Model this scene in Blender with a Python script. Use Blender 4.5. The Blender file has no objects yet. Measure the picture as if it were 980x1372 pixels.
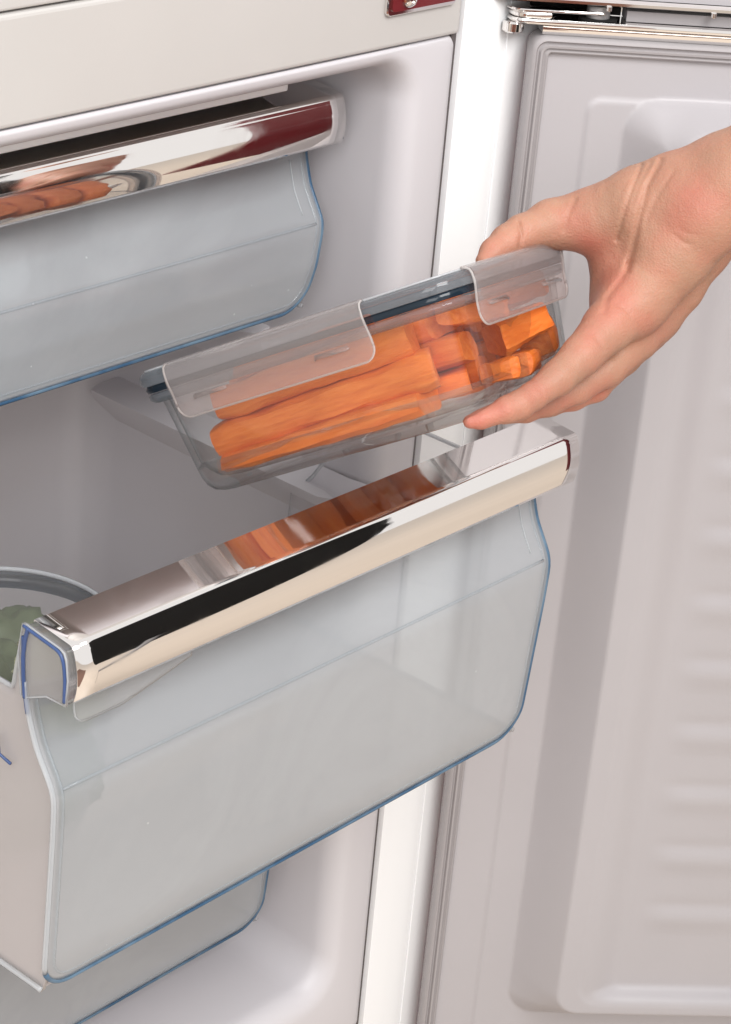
import bpy, bmesh, math, random
import numpy as np
from mathutils import Vector, Matrix, noise
import openvdb
random.seed(7)
sc = bpy.context.scene
COL = sc.collection

# ------------------------------------------------------------------ camera
RIGHT = np.array([0.66655, -0.74110, 0.08062])
UP = np.array([0.27817, 0.34757, 0.89544])
BACK = np.array([-0.69158, -0.57454, 0.43787])
UP = UP - RIGHT * (UP @ RIGHT) / (RIGHT @ RIGHT); RIGHT /= np.linalg.norm(RIGHT); UP /= np.linalg.norm(UP)
BACK = np.cross(RIGHT, UP)
CAM = np.array([-1.2578, -0.9979, 0.4041])
FOC, CX, CY = 3100.0, 490.0, 686.0
cam = bpy.data.cameras.new("camera"); camo = bpy.data.objects.new("camera", cam); COL.objects.link(camo)
cam.sensor_fit = 'VERTICAL'; cam.sensor_height = 24.0; cam.lens = FOC / 1372 * 24.0
cam.clip_start = 0.05; cam.clip_end = 50
camo.matrix_world = Matrix(((RIGHT[0], UP[0], BACK[0], CAM[0]), (RIGHT[1], UP[1], BACK[1], CAM[1]),
                            (RIGHT[2], UP[2], BACK[2], CAM[2]), (0, 0, 0, 1)))
sc.camera = camo

def at(px, py, depth):
    """world point seen at photo pixel (px, py) at this distance along the viewing axis"""
    return Vector(CAM + depth * (RIGHT * (px - CX) / FOC - UP * (py - CY) / FOC - BACK))

# ------------------------------------------------------------------ light
w = bpy.data.worlds.new("World"); sc.world = w; w.use_nodes = True
bg = w.node_tree.nodes["Background"]; bg.inputs[0].default_value = (1.0, 0.985, 0.975, 1); bg.inputs[1].default_value = 0.92

def area(name, loc, target, size, power, col, size_y=None):
    l = bpy.data.lights.new(name, 'AREA'); l.energy = power; l.color = col; l.size = size
    if size_y: l.shape = 'RECTANGLE'; l.size_y = size_y
    o = bpy.data.objects.new(name, l); COL.objects.link(o); o.location = loc
    o.rotation_euler = (Vector(target) - Vector(loc)).to_track_quat('-Z', 'Y').to_euler()
    return o
area("softbox_key", (-0.75, -2.2, 2.1), (-0.2, 0, -0.3), 1.4, 72, (1.0, 0.99, 0.98))
area("softbox_fill", (-1.9, -1.5, 0.9), (-0.3, 0, -0.3), 1.2, 21, (1.0, 0.99, 0.985))
sc.view_settings.view_transform = 'Standard'; sc.view_settings.look = 'None'
sc.view_settings.exposure = 0.06; sc.view_settings.gamma = 1.0
sc.render.engine = 'CYCLES'
sc.cycles.max_bounces = 14; sc.cycles.transparent_max_bounces = 40; sc.cycles.transmission_bounces = 12
sc.cycles.glossy_bounces = 6; sc.cycles.diffuse_bounces = 6
sc.cycles.sample_clamp_indirect = 4.0
sc.cycles.caustics_reflective = False; sc.cycles.blur_glossy = 0.5
try:
    sc.cycles.use_denoising = True; sc.cycles.denoiser = 'OPENIMAGEDENOISE'
except Exception: pass

# ------------------------------------------------------------------ materials
def mat(name, col, rough=0.5, metal=0.0, bump=0.0, bscale=200.0, var=0.0, vscale=12.0, coat=0.0, sss=0.0, spec=0.5):
    m = bpy.data.materials.new(name); m.use_nodes = True; nt = m.node_tree; N = nt.nodes; L = nt.links
    p = N["Principled BSDF"]; p.inputs["Base Color"].default_value = (*col, 1)
    p.inputs["Roughness"].default_value = rough; p.inputs["Metallic"].default_value = metal
    p.inputs["Coat Weight"].default_value = coat; p.inputs["Specular IOR Level"].default_value = spec
    tc = N.new("ShaderNodeTexCoord")
    if var:
        n = N.new("ShaderNodeTexNoise"); n.inputs["Scale"].default_value = vscale; n.inputs["Detail"].default_value = 5
        L.new(tc.outputs["Object"], n.inputs["Vector"])
        mx = N.new("ShaderNodeMix"); mx.data_type = 'RGBA'
        mx.inputs[6].default_value = (*[c * (1 - var) for c in col], 1); mx.inputs[7].default_value = (*[min(1, c * (1 + var)) for c in col], 1)
        L.new(n.outputs["Fac"], mx.inputs[0]); L.new(mx.outputs[2], p.inputs["Base Color"])
        mr = N.new("ShaderNodeMapRange"); mr.inputs[3].default_value = rough * 0.85; mr.inputs[4].default_value = min(1, rough * 1.15)
        L.new(n.outputs["Fac"], mr.inputs[0]); L.new(mr.outputs[0], p.inputs["Roughness"])
    if bump:
        n2 = N.new("ShaderNodeTexNoise"); n2.inputs["Scale"].default_value = bscale; n2.inputs["Detail"].default_value = 3
        L.new(tc.outputs["Object"], n2.inputs["Vector"])
        b = N.new("ShaderNodeBump"); b.inputs["Strength"].default_value = bump; b.inputs["Distance"].default_value = 0.001
        L.new(n2.outputs["Fac"], b.inputs["Height"]); L.new(b.outputs[0], p.inputs["Normal"])
    return m

def milky(name, col, opac, rough=0.12, tint=(0.93, 0.95, 0.96), transl=0.4, dust=False, gloss_ior=1.45, solid_glass=0.0, col2=None, cscale=30, edge=None):
    """thin plastic sheet: clear share + milky share (reflecting and glowing through) + gloss"""
    m = bpy.data.materials.new(name); m.use_nodes = True; nt = m.node_tree; N = nt.nodes; L = nt.links
    N.remove(N["Principled BSDF"]); out = N["Material Output"]
    tr = N.new("ShaderNodeBsdfTransparent"); tr.inputs[0].default_value = (*tint, 1)
    df = N.new("ShaderNodeBsdfDiffuse"); df.inputs[0].default_value = (*col, 1)
    tl = N.new("ShaderNodeBsdfTranslucent"); tl.inputs[0].default_value = (*col, 1)
    m1 = N.new("ShaderNodeMixShader"); m1.inputs[0].default_value = transl
    L.new(df.outputs[0], m1.inputs[1]); L.new(tl.outputs[0], m1.inputs[2])
    m2 = N.new("ShaderNodeMixShader"); m2.inputs[0].default_value = opac
    tc = N.new("ShaderNodeTexCoord")
    n = N.new("ShaderNodeTexNoise"); n.inputs["Scale"].default_value = 9; n.inputs["Detail"].default_value = 4
    L.new(tc.outputs["Object"], n.inputs["Vector"])
    mr = N.new("ShaderNodeMapRange"); mr.inputs[3].default_value = opac * 0.9; mr.inputs[4].default_value = min(1, opac * 1.1)
    L.new(n.outputs["Fac"], mr.inputs[0]); L.new(mr.outputs[0], m2.inputs[0])
    if edge:      # light crosses more glass where the sheet is seen edge-on
        le = N.new("ShaderNodeLayerWeight"); le.inputs[0].default_value = 0.5
        pe = N.new("ShaderNodeMath"); pe.operation = 'POWER'; pe.inputs[1].default_value = 3.5; L.new(le.outputs["Facing"], pe.inputs[0])
        me_ = N.new("ShaderNodeMix"); me_.data_type = 'RGBA'; me_.inputs[6].default_value = (*tint, 1); me_.inputs[7].default_value = (*edge, 1)
        L.new(pe.outputs[0], me_.inputs[0]); L.new(me_.outputs[2], tr.inputs[0])
    if col2:
        cn = N.new("ShaderNodeTexNoise"); cn.inputs["Scale"].default_value = cscale; cn.inputs["Detail"].default_value = 4
        L.new(tc.outputs["Object"], cn.inputs["Vector"])
        cm = N.new("ShaderNodeMapRange"); cm.inputs[1].default_value = 0.40; cm.inputs[2].default_value = 0.66; L.new(cn.outputs["Fac"], cm.inputs[0])
        cx_ = N.new("ShaderNodeMix"); cx_.data_type = 'RGBA'; cx_.inputs[6].default_value = (*col, 1); cx_.inputs[7].default_value = (*col2, 1)
        L.new(cm.outputs[0], cx_.inputs[0]); L.new(cx_.outputs[2], df.inputs[0]); L.new(cx_.outputs[2], tl.inputs[0])
    if dust:      # sparse dust specks and faint handling smears
        vo = N.new("ShaderNodeTexVoronoi"); vo.inputs["Scale"].default_value = 75; vo.inputs["Randomness"].default_value = 1
        L.new(tc.outputs["Object"], vo.inputs["Vector"])
        lt = N.new("ShaderNodeMath"); lt.operation = 'LESS_THAN'; lt.inputs[1].default_value = 0.055; L.new(vo.outputs["Distance"], lt.inputs[0])
        sp_ = N.new("ShaderNodeSeparateColor"); L.new(vo.outputs["Color"], sp_.inputs[0])
        g2 = N.new("ShaderNodeMath"); g2.operation = 'GREATER_THAN'; g2.inputs[1].default_value = 0.86; L.new(sp_.outputs[0], g2.inputs[0])
        mu = N.new("ShaderNodeMath"); mu.operation = 'MULTIPLY'; L.new(lt.outputs[0], mu.inputs[0]); L.new(g2.outputs[0], mu.inputs[1])
        sm_ = N.new("ShaderNodeTexNoise"); sm_.inputs["Scale"].default_value = 3.5; sm_.inputs["Detail"].default_value = 6; sm_.inputs["Distortion"].default_value = 1.5
        L.new(tc.outputs["Object"], sm_.inputs["Vector"])
        sr = N.new("ShaderNodeMapRange"); sr.inputs[1].default_value = 0.52; sr.inputs[2].default_value = 0.72; sr.inputs[3].default_value = 0; sr.inputs[4].default_value = 0.13
        L.new(sm_.outputs["Fac"], sr.inputs[0])
        a1 = N.new("ShaderNodeMath"); a1.operation = 'MULTIPLY_ADD'; a1.inputs[1].default_value = 0.25; L.new(mu.outputs[0], a1.inputs[0]); L.new(mr.outputs[0], a1.inputs[2])
        a2 = N.new("ShaderNodeMath"); a2.operation = 'ADD'; L.new(a1.outputs[0], a2.inputs[0]); L.new(sr.outputs[0], a2.inputs[1])
        L.new(a2.outputs[0], m2.inputs[0])
    L.new(tr.outputs[0], m2.inputs[1]); L.new(m1.outputs[0], m2.inputs[2])
    gl = N.new("ShaderNodeBsdfGlossy"); gl.inputs["Roughness"].default_value = rough
    lw = N.new("ShaderNodeLayerWeight"); lw.inputs[0].default_value = 0.5
    f0 = ((gloss_ior - 1)/(gloss_ior + 1))**2
    pw = N.new("ShaderNodeMath"); pw.operation = 'POWER'; pw.inputs[1].default_value = 5; L.new(lw.outputs["Facing"], pw.inputs[0])
    fr = N.new("ShaderNodeMath"); fr.operation = 'MULTIPLY_ADD'; fr.inputs[1].default_value = 1 - f0; fr.inputs[2].default_value = f0; L.new(pw.outputs[0], fr.inputs[0])
    m3 = N.new("ShaderNodeMixShader"); L.new(fr.outputs[0], m3.inputs[0]); L.new(m2.outputs[0], m3.inputs[1]); L.new(gl.outputs[0], m3.inputs[2])
    n2 = N.new("ShaderNodeTexNoise"); n2.inputs["Scale"].default_value = 35; n2.inputs["Detail"].default_value = 2
    L.new(tc.outputs["Object"], n2.inputs["Vector"])
    b = N.new("ShaderNodeBump"); b.inputs["Strength"].default_value = 0.12; b.inputs["Distance"].default_value = 0.002
    L.new(n2.outputs["Fac"], b.inputs["Height"]); L.new(b.outputs[0], gl.inputs["Normal"]); L.new(b.outputs[0], df.inputs["Normal"])
    if solid_glass:
        gs = N.new("ShaderNodeBsdfGlass"); gs.inputs["IOR"].default_value = 1.5; gs.inputs["Roughness"].default_value = 0.0
        m4 = N.new("ShaderNodeMixShader"); m4.inputs[0].default_value = solid_glass
        L.new(m3.outputs[0], m4.inputs[1]); L.new(gs.outputs[0], m4.inputs[2]); L.new(m4.outputs[0], out.inputs[0])
    else: L.new(m3.outputs[0], out.inputs[0])
    return m

def glass_mat(name, col=(1, 1, 1), rough=0.0, ior=1.5):
    m = bpy.data.materials.new(name); m.use_nodes = True; p = m.node_tree.nodes["Principled BSDF"]
    p.inputs["Base Color"].default_value = (*col, 1); p.inputs["Roughness"].default_value = rough
    p.inputs["Transmission Weight"].default_value = 1; p.inputs["IOR"].default_value = ior
    return m

M = {}
M['cream'] = mat('cream_enamel', (0.54, 0.52, 0.50), 0.35, bump=0.05, bscale=400, var=0.03)
M['pale'] = mat('pale_panel', (0.64, 0.64, 0.645), 0.4, var=0.02)
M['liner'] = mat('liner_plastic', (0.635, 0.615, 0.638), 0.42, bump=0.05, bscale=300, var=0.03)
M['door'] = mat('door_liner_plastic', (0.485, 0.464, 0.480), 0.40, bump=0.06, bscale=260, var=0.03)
M['gasket'] = mat('grey_pink_gasket', (0.39, 0.365, 0.37), 0.6, var=0.04)
M['white'] = mat('white_enamel', (0.955, 0.965, 0.975), 0.55, spec=0.2)
M['dark'] = mat('dark_gap', (0.02, 0.015, 0.015), 0.7)
M['red'] = mat('red_enamel', (0.15, 0.008, 0.012), 0.3, coat=0.3)
M['chrome'] = mat('chrome', (0.86, 0.83, 0.81), 0.035, metal=1.0, bump=0.015, bscale=25)
def wear(m):
    nt = m.node_tree; N = nt.nodes; L = nt.links; p = N["Principled BSDF"]; tc = N.new("ShaderNodeTexCoord")
    n = N.new("ShaderNodeTexNoise"); n.inputs["Scale"].default_value = 26; n.inputs["Detail"].default_value = 7; n.inputs["Distortion"].default_value = 0.8
    L.new(tc.outputs["Object"], n.inputs["Vector"])
    r = N.new("ShaderNodeMapRange"); r.inputs[1].default_value = 0.45; r.inputs[2].default_value = 0.75; r.inputs[3].default_value = 0.025; r.inputs[4].default_value = 0.13
    L.new(n.outputs["Fac"], r.inputs[0]); L.new(r.outputs[0], p.inputs["Roughness"])
wear(M['chrome'])
M['steel'] = mat('grey_pin', (0.35, 0.34, 0.34), 0.35, metal=0.4)
M['front'] = milky('drawer_front_plastic', (0.645, 0.665, 0.69), 0.42, rough=0.14, transl=0.28, dust=True)
M['side'] = milky('drawer_side_plastic', (0.78, 0.745, 0.745), 0.62, rough=0.3, tint=(0.97,0.96,0.965))
M['clear'] = milky('clear_plastic', (0.75, 0.73, 0.74), 0.16, rough=0.06, tint=(0.98,0.98,0.985))
M['endcap'] = milky('endcap_plastic', (0.72, 0.68, 0.68), 0.28, rough=0.1)
M['gap_filler'] = mat('gap_filler_grey', (0.62, 0.61, 0.64), 0.4)
M['inner'] = milky('inner_wall_plastic', (0.75, 0.73, 0.74), 0.09, rough=0.25, tint=(0.98,0.98,0.985), gloss_ior=1.15)
M['blue'] = milky('blue_glowing_edge', (0.060, 0.145, 0.26), 0.85, rough=0.2, tint=(0.45, 0.7, 0.95), transl=0.25, col2=(0.20, 0.31, 0.42))
M['navy'] = mat('deep_blue_edge', (0.045, 0.085, 0.22), 0.25, var=0.15, vscale=60)
M['frost'] = milky('frosted_edge', (0.80, 0.83, 0.86), 0.5, rough=0.15, tint=(0.97,0.98,0.99))
M['bead'] = milky('moulded_bead', (0.70, 0.74, 0.78), 0.20, rough=0.08, tint=(0.95,0.97,0.98))
M['seal'] = milky('grey_seal', (0.018, 0.035, 0.055), 0.93, rough=0.1, tint=(0.6, 0.65, 0.7))
M['lid'] = milky('clear_lid', (0.22, 0.25, 0.28), 0.55, rough=0.05, tint=(0.90,0.92,0.94))
M['lid_top'] = milky('clear_lid_top', (0.5, 0.51, 0.53), 0.16, rough=0.05, tint=(0.97,0.98,0.98))
M['clip'] = milky('milky_clip', (0.70, 0.64, 0.635), 0.20, rough=0.22, transl=0.35, tint=(0.98,0.96,0.95))
M['clip_rim'] = milky('milky_clip_rim', (0.90, 0.86, 0.84), 0.5, rough=0.2, tint=(0.98,0.98,0.98))
M['glass_thin'] = milky('thin_glass', (0.8, 0.8, 0.8), 0.015, rough=0.02, tint=(0.985, 0.99, 0.988), gloss_ior=1.5, edge=(0.30, 0.36, 0.36))
M['glass_base'] = milky('thick_glass', (0.5, 0.5, 0.5), 0.04, rough=0.02, tint=(0.965, 0.97, 0.97), gloss_ior=1.55, solid_glass=0.15, edge=(0.20, 0.23, 0.23))
M['skirt'] = milky('skirt_plastic', (0.80, 0.80, 0.80), 0.14, rough=0.2, tint=(0.98,0.98,0.98), transl=0.3, gloss_ior=1.1)

def carrot_mat():
    m = bpy.data.materials.new('carrot_flesh'); m.use_nodes = True; nt = m.node_tree; N = nt.nodes; L = nt.links
    p = N["Principled BSDF"]; tc = N.new("ShaderNodeTexCoord")
    mp = N.new("ShaderNodeMapping"); mp.inputs["Scale"].default_value = (30, 260, 260); L.new(tc.outputs["Object"], mp.inputs[0])
    n = N.new("ShaderNodeTexNoise"); n.inputs["Scale"].default_value = 1; n.inputs["Detail"].default_value = 7; n.inputs["Roughness"].default_value = 0.65
    L.new(mp.outputs[0], n.inputs["Vector"])
    oi = N.new("ShaderNodeObjectInfo")
    cr = N.new("ShaderNodeValToRGB"); cr.color_ramp.elements[0].position = 0.30; cr.color_ramp.elements[0].color = (0.66, 0.125, 0.014, 1)
    cr.color_ramp.elements[1].position = 0.72; cr.color_ramp.elements[1].color = (0.84, 0.235, 0.040, 1)
    e = cr.color_ramp.elements.new(0.5); e.color = (0.76, 0.175, 0.022, 1)
    L.new(n.outputs["Fac"], cr.inputs[0])
    hs = N.new("ShaderNodeHueSaturation"); mr = N.new("ShaderNodeMapRange"); mr.inputs[3].default_value = 0.82; mr.inputs[4].default_value = 1.12
    L.new(oi.outputs["Random"], mr.inputs[0]); L.new(mr.outputs[0], hs.inputs["Value"]); L.new(cr.outputs[0], hs.inputs["Color"])
    L.new(hs.outputs[0], p.inputs["Base Color"])
    p.inputs["Roughness"].default_value = 0.5; p.inputs["Subsurface Weight"].default_value = 0.04
    p.inputs["Subsurface Radius"].default_value = (0.006, 0.002, 0.001)
    b = N.new("ShaderNodeBump"); b.inputs["Strength"].default_value = 0.8; b.inputs["Distance"].default_value = 0.0016
    L.new(n.outputs["Fac"], b.inputs["Height"]); L.new(b.outputs[0], p.inputs["Normal"])
    return m
M['carrot'] = carrot_mat()

def skin_mat():
    m = bpy.data.materials.new('skin'); m.use_nodes = True; nt = m.node_tree; N = nt.nodes; L = nt.links
    p = N["Principled BSDF"]; tc = N.new("ShaderNodeTexCoord")
    n = N.new("ShaderNodeTexNoise"); n.inputs["Scale"].default_value = 38; n.inputs["Detail"].default_value = 5; n.inputs["Roughness"].default_value = 0.6
    L.new(tc.outputs["Object"], n.inputs["Vector"])
    at_ = N.new("ShaderNodeAttribute"); at_.attribute_name = "flush"
    ad = N.new("ShaderNodeMath"); ad.operation = 'MULTIPLY_ADD'; ad.inputs[1].default_value = 1.3; ad.inputs[2].default_value = -0.50
    L.new(n.outputs["Fac"], ad.inputs[0])
    n4 = N.new("ShaderNodeTexNoise"); n4.inputs["Scale"].default_value = 14; n4.inputs["Detail"].default_value = 3; L.new(tc.outputs["Object"], n4.inputs["Vector"])
    hv = N.new("ShaderNodeHueSaturation"); r4 = N.new("ShaderNodeMapRange"); r4.inputs[1].default_value = 0.3; r4.inputs[2].default_value = 0.7; r4.inputs[3].default_value = 0.84; r4.inputs[4].default_value = 1.08; L.new(n4.outputs["Fac"], r4.inputs[0]); L.new(r4.outputs[0], hv.inputs["Value"])
    ad2 = N.new("ShaderNodeMath"); ad2.operation = 'ADD'; ad2.use_clamp = True; L.new(ad.outputs[0], ad2.inputs[0]); L.new(at_.outputs["Fac"], ad2.inputs[1])
    mx = N.new("ShaderNodeMix"); mx.data_type = 'RGBA'; mx.inputs[6].default_value = (0.45, 0.245, 0.165, 1); mx.inputs[7].default_value = (0.51, 0.175, 0.125, 1)
    L.new(ad2.outputs[0], mx.inputs[0]); L.new(mx.outputs[2], hv.inputs["Color"]); L.new(hv.outputs[0], p.inputs["Base Color"])
    p.inputs["Roughness"].default_value = 0.5; p.inputs["Specular IOR Level"].default_value = 0.35
    p.inputs["Subsurface Weight"].default_value = 0.18; p.inputs["Subsurface Radius"].default_value = (0.008, 0.003, 0.0015); p.inputs["Subsurface Scale"].default_value = 1.0
    mp = N.new("ShaderNodeTexVoronoi"); mp.inputs["Scale"].default_value = 750; L.new(tc.outputs["Object"], mp.inputs["Vector"])
    n3 = N.new("ShaderNodeTexNoise"); n3.inputs["Scale"].default_value = 170; n3.inputs["Detail"].default_value = 4; L.new(tc.outputs["Object"], n3.inputs["Vector"])
    sm = N.new("ShaderNodeMath"); sm.operation = 'MULTIPLY_ADD'; sm.inputs[1].default_value = 0.35
    L.new(mp.outputs["Distance"], sm.inputs[0]); L.new(n3.outputs["Fac"], sm.inputs[2])
    b = N.new("ShaderNodeBump"); b.inputs["Strength"].default_value = 0.5; b.inputs["Distance"].default_value = 0.0012
    L.new(sm.outputs[0], b.inputs["Height"]); L.new(b.outputs[0], p.inputs["Normal"])
    return m
M['skin'] = skin_mat()
M['greens'] = mat('green_vegetable', (0.085, 0.115, 0.05), 0.6, var=0.5, vscale=40, bump=0.4, bscale=90)
M['pale_greens'] = mat('pale_vegetable', (0.46, 0.48, 0.26), 0.6, var=0.25, vscale=50)
M['bag'] = mat('frosted_bag', (0.90, 0.91, 0.92), 0.4, bump=0.5, bscale=60)
M['floor'] = mat('beige_floor', (0.60, 0.51, 0.42), 0.4, var=0.08, vscale=3)
M['black'] = mat('flat_black', (0.004, 0.004, 0.004), 0.9)

# ------------------------------------------------------------------ helpers
def link(o, parent=None):
    COL.objects.link(o)
    if parent: o.parent = parent
    return o
def mesh(name, verts, faces, m, parent=None, smooth=True, ang=None, solid=0.0, offset=-1.0, bevel=0.0):
    me = bpy.data.meshes.new(name); me.from_pydata([tuple(v) for v in verts], [], faces); me.validate()
    if m: me.materials.append(m)
    me.polygons.foreach_set("use_smooth", [smooth] * len(me.polygons))
    if ang is not None: me.set_sharp_from_angle(angle=math.radians(ang))
    o = link(bpy.data.objects.new(name, me), parent)
    if solid:
        md = o.modifiers.new("solidify", 'SOLIDIFY'); md.thickness = solid; md.offset = offset
    if bevel:
        md = o.modifiers.new("bevel", 'BEVEL'); md.width = bevel; md.segments = 3; md.limit_method = 'ANGLE'
    return o
def thing(name, loc, label, cat, group=None, kind=None):
    o = link(bpy.data.objects.new(name, None)); o.location = loc; o.empty_display_size = 0.05
    tag(o, label, cat, group, kind); bpy.context.view_layer.update(); return o
def tag(o, label=None, cat=None, group=None, kind=None):
    if label: o['label'] = label
    if cat: o['category'] = cat
    if group: o['group'] = group
    if kind: o['kind'] = kind
    return o
def fix(parts_parent):
    """children were built in world coordinates: keep them there"""
    bpy.context.view_layer.update()
    for c in parts_parent.children: c.matrix_parent_inverse = parts_parent.matrix_world.inverted()
def box(name, a, b, m, parent=None, bevel=0.0015, rot=None):
    x0, y0, z0 = a; x1, y1, z1 = b
    v = [(x0,y0,z0),(x1,y0,z0),(x1,y1,z0),(x0,y1,z0),(x0,y0,z1),(x1,y0,z1),(x1,y1,z1),(x0,y1,z1)]
    f = [(0,3,2,1),(4,5,6,7),(0,1,5,4),(1,2,6,5),(2,3,7,6),(3,0,4,7)]
    if rot: v = [rot(Vector(p)) for p in v]
    return mesh(name, v, f, m, parent, smooth=False, bevel=bevel)
def grid(name, fn, nu, nv, m, parent=None, **k):
    v = [fn(i / nu, j / nv) for j in range(nv + 1) for i in range(nu + 1)]
    f = [(j*(nu+1)+i, j*(nu+1)+i+1, (j+1)*(nu+1)+i+1, (j+1)*(nu+1)+i) for j in range(nv) for i in range(nu)]
    return mesh(name, v, f, m, parent, **k)
def tube(name, pts, r, m, parent=None, n=8, flat=1.0, closed=False):
    pts = [Vector(p) for p in pts]; rings = []; N_ = len(pts); prev = None
    for i, p in enumerate(pts):
        a = pts[(i-1) % N_] if (closed or i > 0) else p; b = pts[(i+1) % N_] if (closed or i < N_-1) else p
        t = (b - a).normalized()
        if prev is None: prev = t.orthogonal().normalized()
        u = (prev - t * prev.dot(t)).normalized(); prev = u; w_ = t.cross(u)
        rings.append([p + (u*math.cos(2*math.pi*k/n) + w_*math.sin(2*math.pi*k/n)*flat) * r for k in range(n)])
    v = [q for rr in rings for q in rr]; f = []
    for i in range(N_ if closed else N_-1):
        i2 = (i+1) % N_
        for k in range(n): f.append((i*n+k, i*n+(k+1)%n, i2*n+(k+1)%n, i2*n+k))
    if not closed: f += [tuple(range(n))[::-1], tuple((N_-1)*n+k for k in range(n))]
    return mesh(name, v, f, m, parent)
def resample(pts, n):
    pts = [np.array(p, float) for p in pts]; d = [0]
    for a, b in zip(pts, pts[1:]): d.append(d[-1] + np.linalg.norm(b - a))
    P = np.array(pts); t = np.linspace(0, d[-1], n)
    return [tuple(np.interp(t, d, P[:, k]) for k in range(P.shape[1])) for t in t] if False else [tuple(float(np.interp(x, d, P[:, k])) for k in range(P.shape[1])) for x in t]
def smoothcurve(pts, n, it=6):
    q = np.array(resample(pts, n))
    for _ in range(it): q[1:-1] = 0.25*q[:-2] + 0.5*q[1:-1] + 0.25*q[2:]
    return [tuple(p) for p in q]
def extr_x(name, prof, x0, x1, m, parent, nx=24, solid=0.0, closed=False, offset=-1.0, ang=50):
    n = len(prof)
    v = [(x0 + (x1-x0)*i/nx, y, z) for i in range(nx+1) for (y, z) in prof]
    f = []
    for i in range(nx):
        for k in range(n if closed else n-1):
            k2 = (k+1) % n; f.append((i*n+k, i*n+k2, (i+1)*n+k2, (i+1)*n+k))
    if closed: f += [tuple(range(n))[::-1], tuple(nx*n+k for k in range(n))]
    return mesh(name, v, f, m, parent, solid=solid, offset=offset, ang=ang)
def rrect(cx, cy, hx, hy, r, n=8):
    """counter-clockwise rounded rectangle"""
    out = []
    for (sx, sy, a0) in ((1, 1, 0), (-1, 1, 90), (-1, -1, 180), (1, -1, 270)):
        for k in range(n+1):
            a = math.radians(a0 + 90*k/n); out.append((cx + sx*(hx-r) + r*math.cos(a), cy + sy*(hy-r) + r*math.sin(a)))
    return out
def loft(name, rings, m, parent=None, cap0=False, cap1=False, **k):
    n = len(rings[0]); v = [p for r in rings for p in r]; f = []
    for i in range(len(rings)-1):
        for j in range(n): f.append((i*n+j, i*n+(j+1)%n, (i+1)*n+(j+1)%n, (i+1)*n+j))
    if cap0: f.append(tuple(range(n))[::-1])
    if cap1: f.append(tuple((len(rings)-1)*n+j for j in range(n)))
    return mesh(name, v, f, m, parent, **k)

# ================================================================== setting
fl = mesh('floor', [(-5,-5,-0.99),(5,-5,-0.99),(5,3,-0.99),(-5,3,-0.99)], [(0,1,2,3)], M['floor'], smooth=False); tag(fl, kind='structure')
added_mat = box('added_mat', (-2.6, -2.8, -0.988), (-1.12, -0.9, -0.978), mat('added_mat_brown', (0.16, 0.085, 0.06), 0.95, var=0.2, vscale=60), None, bevel=0.003)
tag(added_mat, 'brown mat added out of view behind the camera for the brown reflection in the door trim', 'added_mat')  # added out of view; puts brown into the door trim's reflection

# ================================================================== refrigerator
FR = thing('refrigerator', (-0.3, 0.0, -0.98), 'open cream refrigerator with white cabinet edge, chrome hinge and three see-through freezer drawers', 'refrigerator')
# divider front and the plate above it
box('divider_panel', (-0.62, 0.0, 0.0), (-0.0005, 0.03, 0.0672), M['cream'], FR, bevel=0.003)
box('upper_panel', (-0.62, 0.0015, 0.0686), (-0.0005, 0.03, 0.40), M['cream'], FR, bevel=0.002)
# rounded lip under the divider
lip = [(0.0012, -0.0008), (0.0006, -0.004), (0.0025, -0.0085), (0.0065, -0.0125), (0.013, -0.015), (0.03, -0.0165), (0.30, -0.0185)]
extr_x('lip', smoothcurve(lip[:6], 20, 2) + [lip[6]], -0.60, -0.052, M['liner'], FR, nx=8)
# liner: front flange + recessed box, as lofted rounded rectangles in (x, z)
def ring(xl, xr, zt, zb, r, y, n=10):
    return [(x, y, z) for x, z in rrect((xl+xr)/2, (zt+zb)/2, (xr-xl)/2, (zt-zb)/2, r, n)]
rings = [ring(-0.60, -0.0015, -0.0012, -0.874, 0.004, 0.018), ring(-0.60, -0.0015, -0.0012, -0.874, 0.006, 0.006), ring(-0.598, -0.004, -0.0016, -0.870, 0.008, 0.0018),
         ring(-0.594, -0.010, -0.002, -0.864, 0.010, 0.0002)]
for t in range(0, 9):                      # wide soft round from flange into the recess
    a = math.radians(90 * t / 8); s = math.sin(a); c = 1 - math.cos(a)
    k = 0.016
    rings.append(ring(-0.565 + k*s*1.0, -0.035 - k*s, -0.004 - 0.012*s, -0.822 + k*1.4*s, 0.040 - 0.012*s, 0.0006 + 0.022*c))
rings += [ring(-0.547, -0.0535, -0.0175, -0.796, 0.028, 0.06), ring(-0.545, -0.056, -0.019, -0.792, 0.030, 0.18),
          ring(-0.543, -0.060, -0.022, -0.786, 0.034, 0.27), ring(-0.538, -0.066, -0.03, -0.776, 0.04, 0.298), ring(-0.52, -0.086, -0.05, -0.75, 0.04, 0.306)]
loft('liner', rings, M['liner'], FR, cap1=True, ang=70)
# evaporator plate above the top drawer
box('evaporator_plate', (-0.54, 0.046, -0.0335), (-0.123, 0.29, -0.0265), M['white'], FR, bevel=0.0015)
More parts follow.
